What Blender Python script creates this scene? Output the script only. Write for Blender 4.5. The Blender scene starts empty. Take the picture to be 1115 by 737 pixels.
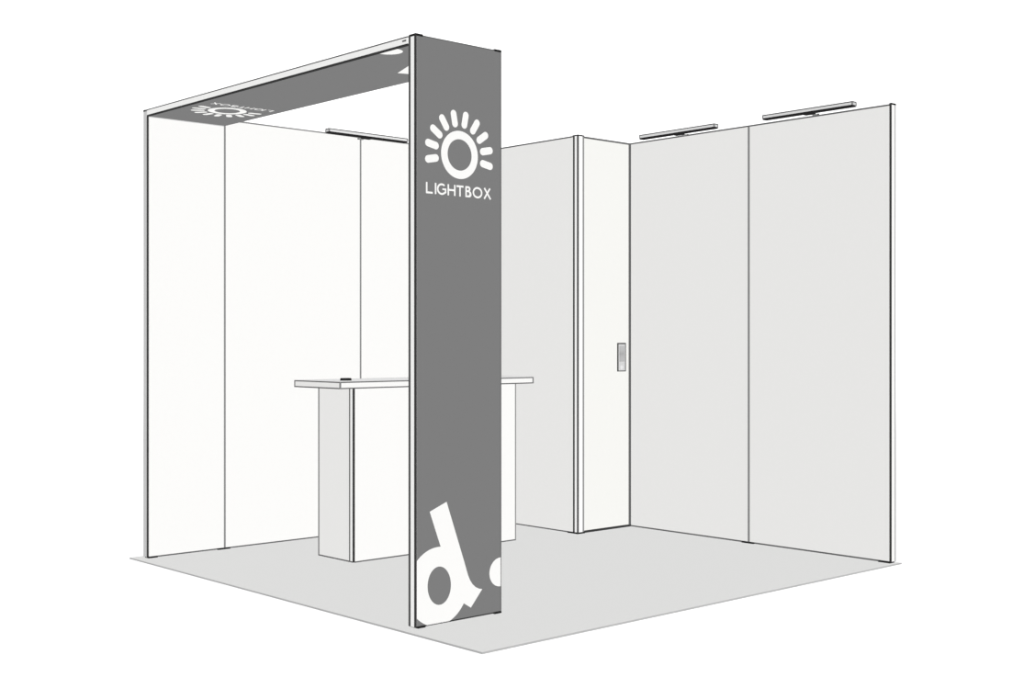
# Exhibition booth: 3 x 3 m grey carpet, modular white walls, a corner storage cabin,
# a light-box portal (tower + header canopy), an info counter and three wall lamps.
# X runs along the back wall, Y runs away from the open front, Z is up. Units: metres.
import bpy, bmesh, math
from mathutils import Vector, Matrix

scn = bpy.context.scene
COL = scn.collection
R = math.radians

# ------------------------------------------------------------------ measures
H = 2.60            # wall height
V = 3.0268          # front face of the back wall
E_X = 2.9973        # free end of the back wall
SX = 2.0            # joint in the back wall
D = 0.5019          # depth of the tower and of the canopy, first joint of the left wall
S2 = 1.5079         # second joint of the left wall
CX, CY = 1.0119, 2.5139   # outer corner of the storage cabin
T = 2.5052          # printed face of the tower
TT = 0.0405         # thickness of the light-box frames
TW = 0.0483         # thickness of the walls

# ------------------------------------------------------------------ materials
def s2l(c):
    c /= 255.0
    return c / 12.92 if c <= 0.04045 else ((c + 0.055) / 1.055) ** 2.4

def mat(name, rgb, rough=0.9, spec=0.0, var=0.0, scale=40.0, metallic=0.0):
    m = bpy.data.materials.new(name); m.use_nodes = True
    nt = m.node_tree; b = nt.nodes['Principled BSDF']
    b.inputs['Roughness'].default_value = rough
    b.inputs['Specular IOR Level'].default_value = spec
    b.inputs['Metallic'].default_value = metallic
    b.inputs['Base Color'].default_value = (*rgb, 1)
    if var > 0:
        tc = nt.nodes.new('ShaderNodeTexCoord')
        nz = nt.nodes.new('ShaderNodeTexNoise'); nz.inputs['Scale'].default_value = scale
        nz.inputs['Detail'].default_value = 3
        rp = nt.nodes.new('ShaderNodeValToRGB')
        rp.color_ramp.elements[0].position = 0.3; rp.color_ramp.elements[1].position = 0.7
        rp.color_ramp.elements[0].color = (*[c * (1 - var) for c in rgb], 1)
        rp.color_ramp.elements[1].color = (*[min(1, c * (1 + var)) for c in rgb], 1)
        nt.links.new(tc.outputs['Object'], nz.inputs['Vector'])
        nt.links.new(nz.outputs['Fac'], rp.inputs['Fac'])
        nt.links.new(rp.outputs['Color'], b.inputs['Base Color'])
    return m

def grey(v, t=(1, 1, 1)):
    return tuple(v * k for k in t)

WARM = (1.0, 0.995, 0.98)
M_panel = mat('white_laminate', grey(0.722, WARM), var=0.004)
M_door = mat('ivory_laminate', grey(0.690, (1, 0.997, 0.965)), var=0.004)
M_carpet = mat('grey_carpet', grey(0.602, (1, 1, 0.99)), rough=1.0, var=0.012, scale=260)
M_carpet_edge = mat('grey_trim', grey(0.37), var=0.02)
M_print = mat('grey_textile_print', grey(0.1555), var=0.004, scale=200)
M_white = mat('white_print', grey(0.722, WARM), var=0.002)
M_alu = mat('light_aluminium', grey(0.775, (1, 1, 0.99)), rough=0.8, var=0.006)
M_alu_grey = mat('grey_aluminium', grey(0.50), rough=0.8, var=0.01)
M_dark = mat('dark_seal', grey(0.035), var=0.05)
M_black = mat('black_plastic', grey(0.015), var=0.05)
M_line = mat('charcoal_seal', grey(0.075), var=0.03)
M_mid = mat('grey_seal', grey(0.11), var=0.03)
M_seam = mat('panel_joint_seal', grey(0.20), var=0.03)
M_top = mat('worktop_laminate', grey(0.62), var=0.004)
M_edge = mat('worktop_edging', grey(0.715, WARM), var=0.004)
M_steel = mat('brushed_steel', grey(0.50), rough=0.5, var=0.03, scale=120)
M_steel_dark_shade = mat('dark_steel_shade', grey(0.25), rough=0.5, var=0.03, scale=120)  # lamp arm's dark steel; on the handle cup it also paints recess shade
M_lamp = mat('lamp_housing', grey(0.60), var=0.01)
M_back = mat('white_studio_backdrop', grey(0.93), rough=1.0, var=0.003, scale=2)

# ------------------------------------------------------------------ helpers
ORG = {}
def empty(name, loc, **props):
    o = bpy.data.objects.new(name, None); COL.objects.link(o)
    o.empty_display_size = 0.2; o.location = loc; ORG[o.name] = Vector(loc)
    for k, v in props.items(): o[k] = v
    return o

def obj(name, bm, material, parent=None, **props):
    """bm is in world coordinates; it is stored relative to the parent's origin."""
    org = ORG[parent.name] if parent else Vector((0, 0, 0))
    if org.length: bmesh.ops.translate(bm, verts=bm.verts, vec=-org)
    bmesh.ops.recalc_face_normals(bm, faces=bm.faces)
    me = bpy.data.meshes.new(name); bm.to_mesh(me); bm.free()
    for m in (material if isinstance(material, (list, tuple)) else [material]): me.materials.append(m)
    o = bpy.data.objects.new(name, me); COL.objects.link(o)
    if parent: o.parent = parent
    ORG[o.name] = org
    for k, v in props.items(): o[k] = v
    return o

def box(bm, x0, x1, y0, y1, z0, z1, bevel=0.0, mi=0):
    ret = bmesh.ops.create_cube(bm, size=1.0)
    vs = ret['verts']
    for v in vs:
        v.co = Vector(((x0 + x1) / 2 + v.co.x * (x1 - x0), (y0 + y1) / 2 + v.co.y * (y1 - y0), (z0 + z1) / 2 + v.co.z * (z1 - z0)))
    fs = list({f for v in vs for f in v.link_faces})
    for f in fs: f.material_index = mi
    if bevel > 0:
        es = list({e for v in vs for e in v.link_edges})
        bmesh.ops.bevel(bm, geom=es, offset=bevel, segments=2, affect='EDGES', profile=0.5)
    return bm

def bx(*a, **k):
    return box(bmesh.new(), *a, **k)

def poly(bm, pts, to3d, depth, hole=None):
    """A flat printed shape: closed outline (and hole) filled, then given a film thickness."""
    edges = []
    for loop in ([pts] + ([hole] if hole else [])):
        vs = [bm.verts.new(to3d(*p, depth)) for p in loop]
        edges += [bm.edges.new((vs[i], vs[(i + 1) % len(vs)])) for i in range(len(vs))]
    bmesh.ops.triangle_fill(bm, use_beauty=True, use_dissolve=False, edges=edges)
    return bm

def clip(pts, ax, val, keep_greater):
    out = []
    n = len(pts)
    for i in range(n):
        a, b = pts[i], pts[(i + 1) % n]
        ia = (a[ax] >= val) == keep_greater; ib = (b[ax] >= val) == keep_greater
        if ia: out.append(a)
        if ia != ib:
            t = (val - a[ax]) / (b[ax] - a[ax])
            out.append((a[0] + t * (b[0] - a[0]), a[1] + t * (b[1] - a[1])))
    return out

def arc(cx, cy, r, a0, a1, n, ry=None, tilt=0.0):
    ry = ry or r; pts = []
    for i in range(n + 1):
        a = R(a0 + (a1 - a0) * i / n)
        x, y = r * math.cos(a), ry * math.sin(a)
        c, s = math.cos(R(tilt)), math.sin(R(tilt))
        pts.append((cx + c * x - s * y, cy + s * x + c * y))
    return pts

# ------------------------------------------------------------------ artwork of the light boxes
# (s, t): s across the 0.5 m wide print from its left edge, t up from its foot.
def art_sun(to3d, z):
    bm = bmesh.new(); c = (0.2500, 2.0948)
    poly(bm, arc(*c, 0.1080, 0, 360, 64)[:-1], to3d, z, hole=arc(*c, 0.0705, 0, 360, 64)[:-1])
    w = 0.0168
    for k in range(10):
        a = -10.9 + 22.42 * k
        d = Vector((math.cos(R(a)), math.sin(R(a))))
        p0 = Vector(c) + d * 0.1405; p1 = Vector(c) + d * 0.1855
        pts = arc(p1.x, p1.y, w, a - 90, a + 90, 10) + arc(p0.x, p0.y, w, a + 90, a + 270, 10)
        poly(bm, pts, to3d, z)
    return bm

def art_letters(to3d, z):
    bm = bmesh.new(); b, h, w = 1.9080, 0.0497, 0.0086
    def quad(p, q):
        p, q = Vector(p), Vector(q); d = (q - p).normalized(); n = Vector((-d.y, d.x)) * w / 2
        poly(bm, [tuple(v) for v in (p - n, q - n, q + n, p + n)], to3d, z)
    def rect(s0, s1, t0, t1):
        poly(bm, [(s0, t0), (s1, t0), (s1, t1), (s0, t1)], to3d, z)
    def band(outer, inner):
        poly(bm, outer + inner[::-1], to3d, z)
    # L
    poly(bm, [(.0560, b), (.0945, b), (.0945, b + w), (.0560 + w, b + w), (.0560 + w, b + h), (.0560, b + h)], to3d, z)
    # I
    rect(.1065, .1065 + w, b, b + h)
    # G
    cx, cy, ro = .1460, b + h / 2, h / 2 + .0008
    band(arc(cx, cy, ro + .002, 48, 322, 36, ry=ro), arc(cx, cy, ro + .002 - w, 48, 322, 36, ry=ro - w))
    poly(bm, [(cx + .0035, cy - .0035), (cx + .0035, cy + .0040), (cx + ro + .0005, cy + .0040), (cx + ro + .0005, cy - .0165), (cx + ro + .0005 - w, cy - .0180), (cx + ro + .0005 - w, cy - .0035)], to3d, z)
    # H
    s0, s1 = .1795, .2255
    poly(bm, [(s0, b), (s0 + w, b), (s0 + w, cy - w / 2), (s1 - w, cy - w / 2), (s1 - w, b), (s1, b), (s1, b + h), (s1 - w, b + h),
              (s1 - w, cy + w / 2), (s0 + w, cy + w / 2), (s0 + w, b + h), (s0, b + h)], to3d, z)
    # T
    m = .2520
    poly(bm, [(m - w / 2, b), (m + w / 2, b), (m + w / 2, b + h - w), (m + .0205, b + h - w), (m + .0205, b + h), (m - .0205, b + h), (m - .0205, b + h - w), (m - w / 2, b + h - w)], to3d, z)
    # B
    s0 = .2835; r1, r2 = .0120, .0140
    top, mid = b + h, b + .0272
    out = [(s0, b)] + arc(s0 + .0225, b + r2, r2, -90, 78, 14) + arc(s0 + .0185, top - r1, r1, -60, 90, 14) + [(s0, top)]
    poly(bm, out, to3d, z)
    # (its two eyes are cut as grey islands of the print itself, see below)
    # O
    cx = .3560
    poly(bm, arc(cx, cy, .0293, 0, 360, 48, ry=ro)[:-1], to3d, z, hole=arc(cx, cy, .0293 - w, 0, 360, 48, ry=ro - w)[:-1])
    # X
    x0, x1 = .3925, .4385
    quad((x0 + .004, b), (x1 - .007, b + h)); quad((x0 + .005, b + h), (x1 - .003, b))
    return bm

def art_letter_eyes(to3d, z):
    """The two counters of the B, printed grey over the white letter."""
    bm = bmesh.new(); s0 = .2835; w = .0086
    for (t0, t1, wd) in ((1.9080 + w * .92, 1.9080 + .0235, .0150), (1.9080 + .0315, 1.9080 + .0497 - w * .92, .0115)):
        r = (t1 - t0) / 2
        poly(bm, [(s0 + w, t0)] + arc(s0 + w + wd - r, (t0 + t1) / 2, r, -90, 90, 10) + [(s0 + w, t1)], to3d, z)
    return bm

S_MIN, S_MAX, T_MIN = 0.0050, 0.4985, 0.0055
def art_d(to3d, z, smin=S_MIN, tmin=T_MIN):
    bm = bmesh.new(); c, r = (0.1270, 0.1690), 0.1750
    a0 = math.degrees(math.atan2(.3421 - c[1], .1394 - c[0])); a1 = 360 + math.degrees(math.atan2(.0754 - c[1], .2714 - c[0]))
    pts = arc(*c, r, a0, a1, 60)
    pts += [(.3164, .0485), (.3846, .1239), (.3640, .1285), (.3440, .1385), (.3260, .1540), (.3110, .1740), (.2990, .1990), (.2870, .2330),
            (.2750, .2665), (.1737, .5403), (.0771, .5043)]
    pts = clip(clip(pts, 0, smin, True), 1, tmin, True)
    poly(bm, pts, to3d, z, hole=arc(.1320, .1712, .0665, 0, 360, 48, ry=.0855, tilt=6)[:-1])
    return bm

def art_dot(to3d, z, smax=S_MAX):
    bm = bmesh.new()
    poly(bm, clip(arc(.4950, .1895, .0665, 0, 360, 64)[:-1], 0, smax, False), to3d, z)
    return bm

# ------------------------------------------------------------------ setting: backdrop, floor, walls
bm = bmesh.new()                       # round white studio sweep: floor, cove and wall turned in one piece
prof = [(0.0, -.007), (6, -.007), (12, -.007)] + [(12 + 4 * math.sin(R(a)), -.007 + 4 * (1 - math.cos(R(a)))) for a in range(10, 91, 10)] + [(16, 8), (16, 13)]
N = 96; rings = []
for r, z in prof:
    if r == 0: rings.append([bm.verts.new((1.5, 1.5, z))] * N)
    else: rings.append([bm.verts.new((1.5 + r * math.cos(2 * math.pi * i / N), 1.5 + r * math.sin(2 * math.pi * i / N), z)) for i in range(N)])
for k in range(len(rings) - 1):
    for i in range(N):
        q = [rings[k][i], rings[k][(i + 1) % N], rings[k + 1][(i + 1) % N], rings[k + 1][i]]
        bm.faces.new(list(dict.fromkeys(q)))
bd = obj('backdrop', bm, M_back, kind='structure', label='seamless white studio backdrop around the booth', category='backdrop')
for p in bd.data.polygons: p.use_smooth = True

FX0, FX1, FY0, FY1 = -0.0193, 3.0284, -0.0708, 3.0292
fl = obj('floor', bx(-.075, FX1, FY0, 3.0292 + .05, -.006, 0.0), M_carpet, kind='structure', label='square light grey carpet floor of the booth', category='floor')
bm = bmesh.new()
g = 0.0045
for a in ((-.075 - g, FX1 + g, FY0 - g, FY0), (FX1, FX1 + g, FY0, 3.079), (-.075 - g, -.075, FY0, 3.079)):
    box(bm, *a, -.006, .0006)
obj('carpet_edge', bm, M_carpet_edge, fl, label='grey edge of the carpet')

def seam_y(parent, y, x, z0, z1, w=.0120, m=None):      # upright joint seal on a wall facing +X
    return obj('joint_seal', bx(x - .002, x + .0012, y - w / 2, y + w / 2, z0, z1), m or M_seam, parent)
def seam_x(parent, x, y, z0, z1, w=.0150, m=None):      # upright joint seal on a wall facing -Y
    return obj('joint_seal', bx(x - w / 2, x + w / 2, y - .0012, y + .002, z0, z1), m or M_seam, parent)

wl = empty('wall_left', (0, 0, 0), kind='structure', label='left wall of white panels behind the counter', category='wall')
G = .003
for (y0, y1, zt) in ((.006, D, H - TT - .001), (D, S2, H), (S2, CY + .0, H)):
    obj('wall_panel', bx(-.040, 0, y0 + G, y1 - G, .006, zt - .004), M_panel, wl)
obj('wall_panel', bx(-.040, 0, CY + G, V + .03, .006, H - .004), M_panel, wl)
seam_y(wl, D, 0, .006, H - TT - .001); seam_y(wl, S2, 0, .006, H - .004)
obj('end_post', bx(-TW, -.007, -.004, .008, .004, H - .0105), M_alu_grey, wl)
obj('corner_seal', bx(-.007, .0012, -.004, .0045, .004, H - TT - .001), M_dark, wl)
obj('bottom_seal', bx(-.040, .0015, .0085, V, .0005, .0085), M_mid, wl)
obj('top_seal', bx(-.044, .0012, D + .001, V, H - .009, H), M_seam, wl)
for y0, y1 in ((-.004, .055), (D - .055, D + .030), (S2 - .05, S2 + .05)):
    obj('foot_plate', bx(-.03, .0165, y0, y1, .0, .0075, bevel=.0015), M_black, wl)

wb = empty('wall_back', (0, V, 0), kind='structure', label='back wall of pale grey-white panels right of the storage cabin', category='wall')
for (x0, x1) in ((.0, CX), (CX, SX), (SX, E_X - .006)):
    obj('wall_panel', bx(x0 + G, x1 - G, V, V + .040, .006, H - .004), M_panel, wb)
seam_x(wb, SX, V, .006, H - .004)
obj('bottom_seal', bx(CX, E_X - .004, V - .0015, V + .03, .0005, .0095), M_mid, wb)
obj('top_seal', bx(0, E_X - .004, V - .0012, V + .044, H - .0095, H), M_mid, wb)
obj('end_seal', bx(E_X - .011, E_X, V - .0015, V + .005, .004, H - .004), M_dark, wb)
obj('end_post', bx(E_X - .008, E_X, V + .005, V + .034, .004, H - .004), M_white, wb)
obj('post_trim', bx(E_X - .008, E_X + .0005, V + .034, V + TW, .004, H - .004), M_carpet_edge, wb)
obj('post_cap', bx(E_X - .012, E_X + .002, V - .002, V + TW, H - .004, H + .006, bevel=.0015), M_black, wb)
for x0, x1 in ((SX - .045, SX + .045), (E_X - .075, E_X + .002)):
    obj('foot_plate', bx(x0, x1, V - .017, V + .03, .0, .0075, bevel=.0015), M_black, wb)

# ------------------------------------------------------------------ storage cabin in the back left corner
cab = empty('storage_cabin', (CX / 2, (CY + V) / 2, 0), category='cabin',
            label='tall white storage cabin with a narrow handled door in the back corner')
obj('side_panel', bx(.001, CX - .0435, CY, CY + .030, .006, H - .004), M_panel, cab)
obj('side_seal', bx(.001, CX - .046, CY - .0012, CY + .030, .0005, .0085), M_mid, cab)
obj('top_rail', bx(.001, CX - .046, CY - .0012, CY + .034, H - .0095, H), M_mid, cab)
post = obj('corner_post', bx(CX - .044, CX, CY, CY + .046, .006, H - .004), M_alu, cab)
obj('post_seal', bx(CX - .0430, CX - .0290, CY - .0015, CY + .02, .004, H - .002), M_dark, post)
obj('post_seal', bx(CX - .0075, CX + .0012, CY - .0015, CY + .0085, .004, H - .002), M_line, post)
obj('post_seal', bx(CX - .02, CX + .0012, CY + .044, CY + .057, .004, H - .004), M_seam, post)
obj('post_cap', bx(CX - .049, CX + .002, CY - .002, CY + .058, H - .003, H + .004, bevel=.001), M_black, post)
obj('foot_plate', bx(CX - .085, CX + .012, CY - .014, CY + .055, .0, .0085, bevel=.0015), M_black, post)
HY0, HY1, HZ0, HZ1 = 2.8895, 2.9715, 1.0525, 1.2450       # recessed pull let into the leaf
hx = CX - .001
DY0, DY1, DZ0, DZ1 = CY + .057, V - .0240, .016, H - .014
bm = bmesh.new()
rect = lambda a, b, c, d: [(a, c), (b, c), (b, d), (a, d)]
poly(bm, rect(DY0, DY1, DZ0, DZ1), lambda y, z, d: (hx - .039, y, z), 0, hole=rect(HY0 + .002, HY1 - .002, HZ0 + .002, HZ1 - .002))
ext = bmesh.ops.extrude_face_region(bm, geom=list(bm.faces))
bmesh.ops.translate(bm, verts=[v for v in ext['geom'] if isinstance(v, bmesh.types.BMVert)], vec=(.039, 0, 0))
door = obj('door', bm, M_door, cab, label='narrow ivory white door leaf')
obj('threshold', bx(CX - .040, CX + .0015, CY + .054, V - .001, .0005, .0125), M_dark, cab)
obj('head_rail', bx(CX - .040, CX + .0012, CY + .054, V - .001, H - .012, H - .002), M_mid, cab)
obj('door_seal', bx(CX - .020, CX + .0012, V - .0235, V - .001, .010, H - .006), M_mid, cab)
obj('roof_panel', bx(.002, CX - .046, CY + .036, V - .004, H - .030, H - .012), M_panel, cab)

# recessed pull: plate with a real opening, a scooped cup behind it and a lock barrel below
bm = bmesh.new()
for a in ((HY0, HY0 + .009, HZ0, HZ1), (HY1 - .0065, HY1, HZ0, HZ1), (HY0 + .009, HY1 - .0065, HZ1 - .0085, HZ1), (HY0 + .009, HY1 - .0065, HZ0, HZ0 + .006)):
    box(bm, hx - .002, hx + .0045, *a)
hd = obj('door_handle', bm, M_dark, door, label='recessed grey metal pull with a lock')
def into(hn, bm_, m_, **p): return obj(hn, bm_, m_, door, **p)
yi0, yi1, zi0, zi1 = HY0 + .009, HY1 - .0065, HZ0 + .006, HZ1 - .0085
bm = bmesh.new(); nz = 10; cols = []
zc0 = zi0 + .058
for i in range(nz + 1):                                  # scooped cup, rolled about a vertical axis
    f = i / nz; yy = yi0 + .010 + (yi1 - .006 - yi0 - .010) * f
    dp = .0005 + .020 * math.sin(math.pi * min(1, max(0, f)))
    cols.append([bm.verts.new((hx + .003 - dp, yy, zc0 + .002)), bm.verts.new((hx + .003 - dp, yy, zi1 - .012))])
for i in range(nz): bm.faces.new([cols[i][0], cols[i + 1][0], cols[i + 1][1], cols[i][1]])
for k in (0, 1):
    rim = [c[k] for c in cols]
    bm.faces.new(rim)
cup = into('handle_cup', bm, M_steel_dark_shade)  # shade inside the recess is put into this darker grey
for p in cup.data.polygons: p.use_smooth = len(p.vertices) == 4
bm = bmesh.new()
for a in ((yi0, yi0 + .010, zc0, zi1), (yi1 - .006, yi1, zc0, zi1), (yi0 + .010, yi1 - .006, zi1 - .012, zi1), (yi0, yi1, zi0, zc0)):
    box(bm, hx - .001, hx + .0030, *a)
into('handle_plate', bm, M_steel)
bm = bmesh.new()
bmesh.ops.create_cone(bm, cap_ends=True, segments=24, radius1=.012, radius2=.0115, depth=.006,
                      matrix=Matrix.Translation((hx + .004, (yi0 + yi1) / 2, zi0 + .022)) @ Matrix.Rotation(R(90), 4, 'Y'))
into('lock_barrel', bm, M_lamp)

# ------------------------------------------------------------------ light-box tower
tw = empty('lightbox_tower', (T - .024, D / 2, 0), category='light box',
           label='tall slim grey light-box tower with LIGHTBOX sun logo standing at the front')
X0 = T - .0480
pr = obj('printed_panel', bx(X0 + .004, T, .008, D - .006, .008, H - .006), M_print, tw, label='grey printed fabric face')
obj('frame_post', bx(X0, T, -.001, .006, .004, H), M_alu, tw, label='light aluminium front profile')
obj('frame_post', bx(X0, T - .002, D - .006, D, .004, H), M_mid, tw)
obj('frame_rail', bx(X0, T - .0005, .006, D - .006, H - .006, H), M_mid, tw)
obj('frame_rail', bx(X0, T + .0008, .006, D - .006, .002, .0080), M_dark, tw)
obj('frame_seal', bx(X0 - .001, X0 + .0125, -.0025, .004, .004, H), M_line, tw)
obj('frame_seal', bx(T - .0085, T + .0012, -.0025, .0045, .004, H), M_dark, tw)
obj('frame_seal', bx(T - .004, T + .0008, D - .006, D + .0002, .004, H), M_mid, tw)
for (y0, y1) in ((-.0025, .040), (D - .042, D + .001)):
    obj('corner_connector', bx(X0 + .001, T + .0014, y0, y1, H - .007, H + .004, bevel=.0012), M_black, tw)
for (y0, y1) in ((.004, .048), (D - .048, D - .006)):
    obj('foot_plate', bx(X0 + .004, T + .010, y0, y1, .0, .0085, bevel=.0015), M_black, tw)
tower_map = lambda s, t, d: (T + d, s, t)
obj('sun_logo', art_sun(tower_map, .0008), M_white, pr, label='white ring with ten rays')
obj('brand_lettering', art_letters(tower_map, .0008), M_white, pr, label='white word LIGHTBOX')
obj('letter_counter', art_letter_eyes(tower_map, .0012), M_print, pr)
obj('letter_print', art_d(tower_map, .0008), M_white, pr, label='large white tilted letter d')
obj('dot_print', art_dot(tower_map, .0008), M_white, pr, label='large white dot cut off at the edge')

# ------------------------------------------------------------------ header canopy
hc = empty('lightbox_canopy', (T / 2, D / 2, H - TT), category='light box',
           label='long horizontal grey light-box canopy bridging left wall and tower')
ZB = H - TT
XE = X0 - .0075
ps = obj('printed_panel', bx(-.002, XE - .001, .006, D, ZB, H - .008), M_print, hc, label='grey printed fabric underside')
obj('frame_rail', bx(-.0065, XE, -.002, .006, ZB + .0075, H - .0055), M_alu, hc, label='light aluminium fascia')
obj('frame_seal', bx(-.0065, XE, -.0035, .0068, ZB - .0012, ZB + .0075), M_dark, hc)
obj('frame_seal', bx(-TW + .004, XE, -.0035, .0060, H - .0060, H), M_mid, hc)
obj('frame_rail', bx(-.002, XE, D, D + .0035, ZB, H - .004), M_mid, hc)
obj('frame_post', bx(-TW, -.002, .0095, D, ZB, H - .004), M_alu_grey, hc)
obj('corner_connector', bx(-TW - .001, -TW + .018, -.0045, .02, H - .010, H + .001, bevel=.001), M_black, hc)
obj('fixing_screw', bx(XE - .038, XE - .010, -.0032, .0, H - .0215, H - .0135, bevel=.001), M_mid, hc)
XO = 2.560
def soffit_map(xo):
    return lambda s, t, d: (xo - t, D - .0019 - s, ZB - d)
sm = soffit_map(XO)
obj('sun_logo', art_sun(sm, .0008), M_white, ps, label='white ring with ten rays')
obj('brand_lettering', art_letters(sm, .0008), M_white, ps, label='white word LIGHTBOX')
obj('letter_counter', art_letter_eyes(sm, .0012), M_print, ps)
sd = soffit_map(2.487)
obj('letter_print', art_d(sd, .0008, tmin=2.487 - XE + .004), M_white, ps, label='large white tilted letter d')
obj('dot_print', art_dot(sd, .0008, smax=.495), M_white, ps, label='large white dot cut off at the edge')

# ------------------------------------------------------------------ counter
KX0, KX1, KY0, KY1 = .5860, .9400, .7833, 2.0310
WX0, WX1, WY0, WY1, WZ0, WZ1 = .5420, 1.0037, .6462, 2.1250, .9900, 1.0300
ct = empty('information_counter', ((KX0 + KX1) / 2, (KY0 + KY1) / 2, 0), category='counter',
           label='white information counter with overhanging top behind the grey tower')
obj('front_panel', bx(KX1 - .018, KX1, KY0 + .0075, KY1 - .005, .008, WZ0), M_panel, ct)
obj('side_panel', bx(KX0 + .009, KX1 - .0425, KY0, KY0 + .018, .008, WZ0), M_panel, ct)
obj('side_panel', bx(KX0 + .007, KX1 - .020, KY1 - .018, KY1 - .002, .008, WZ0), M_panel, ct)
obj('back_panel', bx(KX0, KX0 + .016, KY0 + .019, KY1 - .019, .008, WZ0), M_panel, ct)
cp = obj('corner_profile', bx(KX1 - .0335, KX1 - .0085, KY0 + .0003, KY0 + .018, .004, WZ0), M_alu, ct, label='light aluminium corner profile')
obj('profile_seal', bx(KX1 - .0430, KX1 - .0330, KY0 - .0012, KY0 + .010, .004, WZ0), M_mid, cp)
obj('profile_seal', bx(KX1 - .0090, KX1 + .0012, KY0 - .0015, KY0 + .0080, .004, WZ0), M_dark, cp)
obj('edge_seal', bx(KX0 - .001, KX0 + .011, KY0 - .0012, KY0 + .018, .004, WZ0), M_seam, ct)
obj('edge_seal', bx(KX1 - .018, KX1 + .0012, KY1 - .0075, KY1 + .001, .004, WZ0), M_seam, ct)
bm = bmesh.new()
box(bm, KX0, KX1 - .0090, KY0 - .0012, KY0 + .016, .0005, .0075); 
obj('base_seal', bm, M_mid, ct)
obj('base_seal', bx(KX1 - .016, KX1 + .0012, KY0 + .008, KY1, .0005, .0075), M_mid, ct)
wt = obj('worktop', bx(WX0 + .001, WX1 - .001, WY0 + .001, WY1 - .001, WZ0, WZ1 - .0005), [M_top, M_edge], ct, label='white worktop')
for p in wt.data.polygons:
    if abs(p.normal.z) < .5: p.material_index = 1
def rim(z0, z1, m, w=.004):
    b_ = bmesh.new()
    box(b_, WX0, WX1 + .0008, WY0 - .0008, WY0 + w, z0, z1); box(b_, WX0, WX1, WY1 - w, WY1, z0, z1)
    box(b_, WX1 - w, WX1 + .0008, WY0 + w, WY1 - w, z0, z1); box(b_, WX0, WX0 + w, WY0 + w, WY1 - w, z0, z1)
    return obj('edge_seal', b_, m, wt)
rim(WZ1 - .0065, WZ1, M_mid); rim(WZ0 - .0005, WZ0 + .0065, M_mid)
for (x, y) in ((WX1, WY0), (WX0, WY0), (WX1, WY1)):
    obj('corner_seal', bx(x - .007 if x == WX1 else x - .0008, x + .0008 if x == WX1 else x + .009, y - .0008 if y == WY0 else y - .010, y + .007 if y == WY0 else y + .0008, WZ0, WZ1 - .001), M_seam, wt)
bm = bmesh.new()                       # round cable outlet standing a little proud of the top
bmesh.ops.create_cone(bm, cap_ends=True, segments=32, radius1=.034, radius2=.031, depth=.014, matrix=Matrix.Translation((.790, .835, WZ1 + .0065)))
go = obj('cable_grommet', bm, M_black, wt, label='black cable outlet')

# ------------------------------------------------------------------ wall lamps
def make_lamp():
    """Bar lamp on a short arm; built for a wall that faces -Y, its face at y = 0, wall top at z = 0."""
    o = empty('wall_lamp', (0, 0, 0), category='lamp', label='', group='bar lamps on the wall tops')
    L, y0, y1, z0, z1 = .316, -.104, -.064, -.0035, .0235
    obj('housing', bx(-L + .011, L - .011, y0, y1, z0 + .0085, z1 - .005, bevel=.001), M_lamp, o)
    obj('light_strip', bx(-L + .002, L - .002, y0 - .0005, y1, z0 - .0015, z0 + .0085, bevel=.001), M_black, o, label='dark underside strip')
    obj('top_plate', bx(-L, L, y0 - .0006, y1 + .0006, z1 - .0055, z1 + .0015), M_mid, o, label='dark grey top plate')
    for s in (-1, 1):
        c = obj('end_cap', bx(s * (L - .0055) - .0055, s * (L - .0055) + .0055, y0 - .0004, y1 + .0004, z0 + .0085, z1 - .0055), M_steel, o, label='light end cap')
        obj('cap_joint', bx(s * (L - .0025) - .004, s * (L - .0025) + .004, y0 - .0014, y0 + .0045, z0 + .0085, z1 - .0055), M_seam, c)
        obj('cap_rim', bx(s * (L - .0045) - .006, s * (L - .0045) + .006, y1 - .0075, y1 + .0012, z0 + .002, z1 - .0055), M_seam, c)
    obj('arm', bx(-.014, .014, y1, -.004, z0 - .001, z0 + .005, bevel=.001), M_steel_dark_shade, o)
    obj('mounting_plate', bx(-.022, .022, -.008, -.0005, -.0060, .0035, bevel=.0015), M_line, o)
    obj('arm_hinge', bx(-.034, .034, y1 - .02, y1 + .010, z0 - .006, z0 + .001, bevel=.002), M_black, o)
    return o
def copy_tree(o, parent=None):
    c = o.copy(); COL.objects.link(c)
    if parent: c.parent = parent
    for ch in list(o.children): copy_tree(ch, c)
    return c
lamp = make_lamp()
lamp2 = copy_tree(lamp); lamp3 = copy_tree(lamp)
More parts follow.
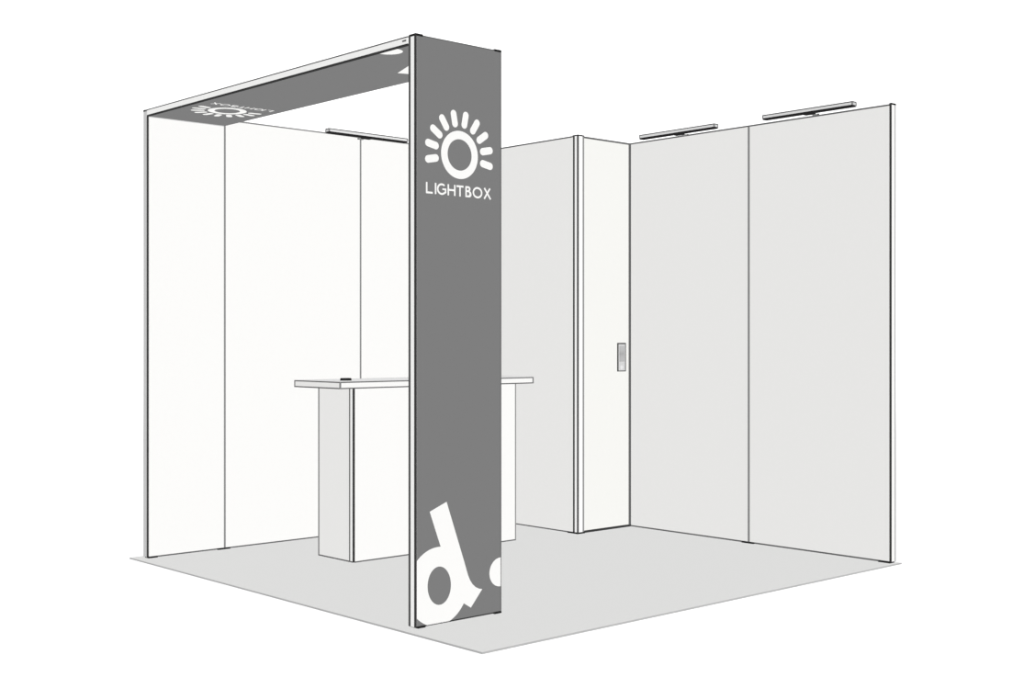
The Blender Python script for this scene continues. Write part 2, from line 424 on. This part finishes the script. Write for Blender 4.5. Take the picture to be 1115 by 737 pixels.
lamp.location = (1.4950, V, H - .0005); lamp['label'] = 'bar lamp on the back wall panel beside the storage cabin door'
lamp2.location = (2.4958, V, H + .0035); lamp2['label'] = 'bar lamp on the back wall panel at the free wall end'
lamp3.location = (0, S2 - .004, H - .0145); lamp3.rotation_euler = (0, 0, R(90)); lamp3['label'] = 'bar lamp on the left wall joint, half behind the grey tower'

# ------------------------------------------------------------------ light: an even shadowless studio wash, one level per direction
def sun(name, direction, level):
    l = bpy.data.lights.new(name, 'SUN'); l.energy = level * math.pi; l.angle = R(5); l.use_shadow = False
    o = bpy.data.objects.new(name, l); COL.objects.link(o)
    o.rotation_euler = Vector(direction).to_track_quat('-Z', 'Y').to_euler(); o.location = Vector(direction) * -10 + Vector((1.5, 1.5, 5))
    return o
sun('key_light', (-1, 0, 0), 1.320)
sun('side_light', (0, 1, 0), 1.056)
sun('top_light', (0, 0, -1), 1.165)
sun('upward_fill', (0, 0, 1), 1.320)  # added upward sun to brighten undersides such as the canopy print
sun('rear_light', (0, -1, 0), 1.110)  # added, like the far side one, to keep faces turned away lit
sun('far_side_light', (1, 0, 0), 1.200)

w = bpy.data.worlds.new('studio_air'); scn.world = w; w.use_nodes = True
w.node_tree.nodes['Background'].inputs['Color'].default_value = (1, 1, 1, 1)
w.node_tree.nodes['Background'].inputs['Strength'].default_value = 0.0
scn.cycles.diffuse_bounces = 0
scn.cycles.glossy_bounces = 0

# ------------------------------------------------------------------ camera
cam = bpy.data.cameras.new('camera'); co = bpy.data.objects.new('camera', cam); COL.objects.link(co)
cam.sensor_fit = 'HORIZONTAL'; cam.sensor_width = 36.0
cam.lens = 1417.6 / 1115 * 36.0
cam.shift_y = (371.29 - 368.5) / 1115
cam.clip_end = 200
co.location = (6.9931, -3.5267, 1.2572)
co.rotation_euler = (R(90), 0, .831)
scn.camera = co

scn.view_settings.view_transform = 'Standard'
scn.view_settings.look = 'None'
scn.view_settings.exposure = 0.0
scn.view_settings.gamma = 1.0
scn.view_settings.use_curve_mapping = False
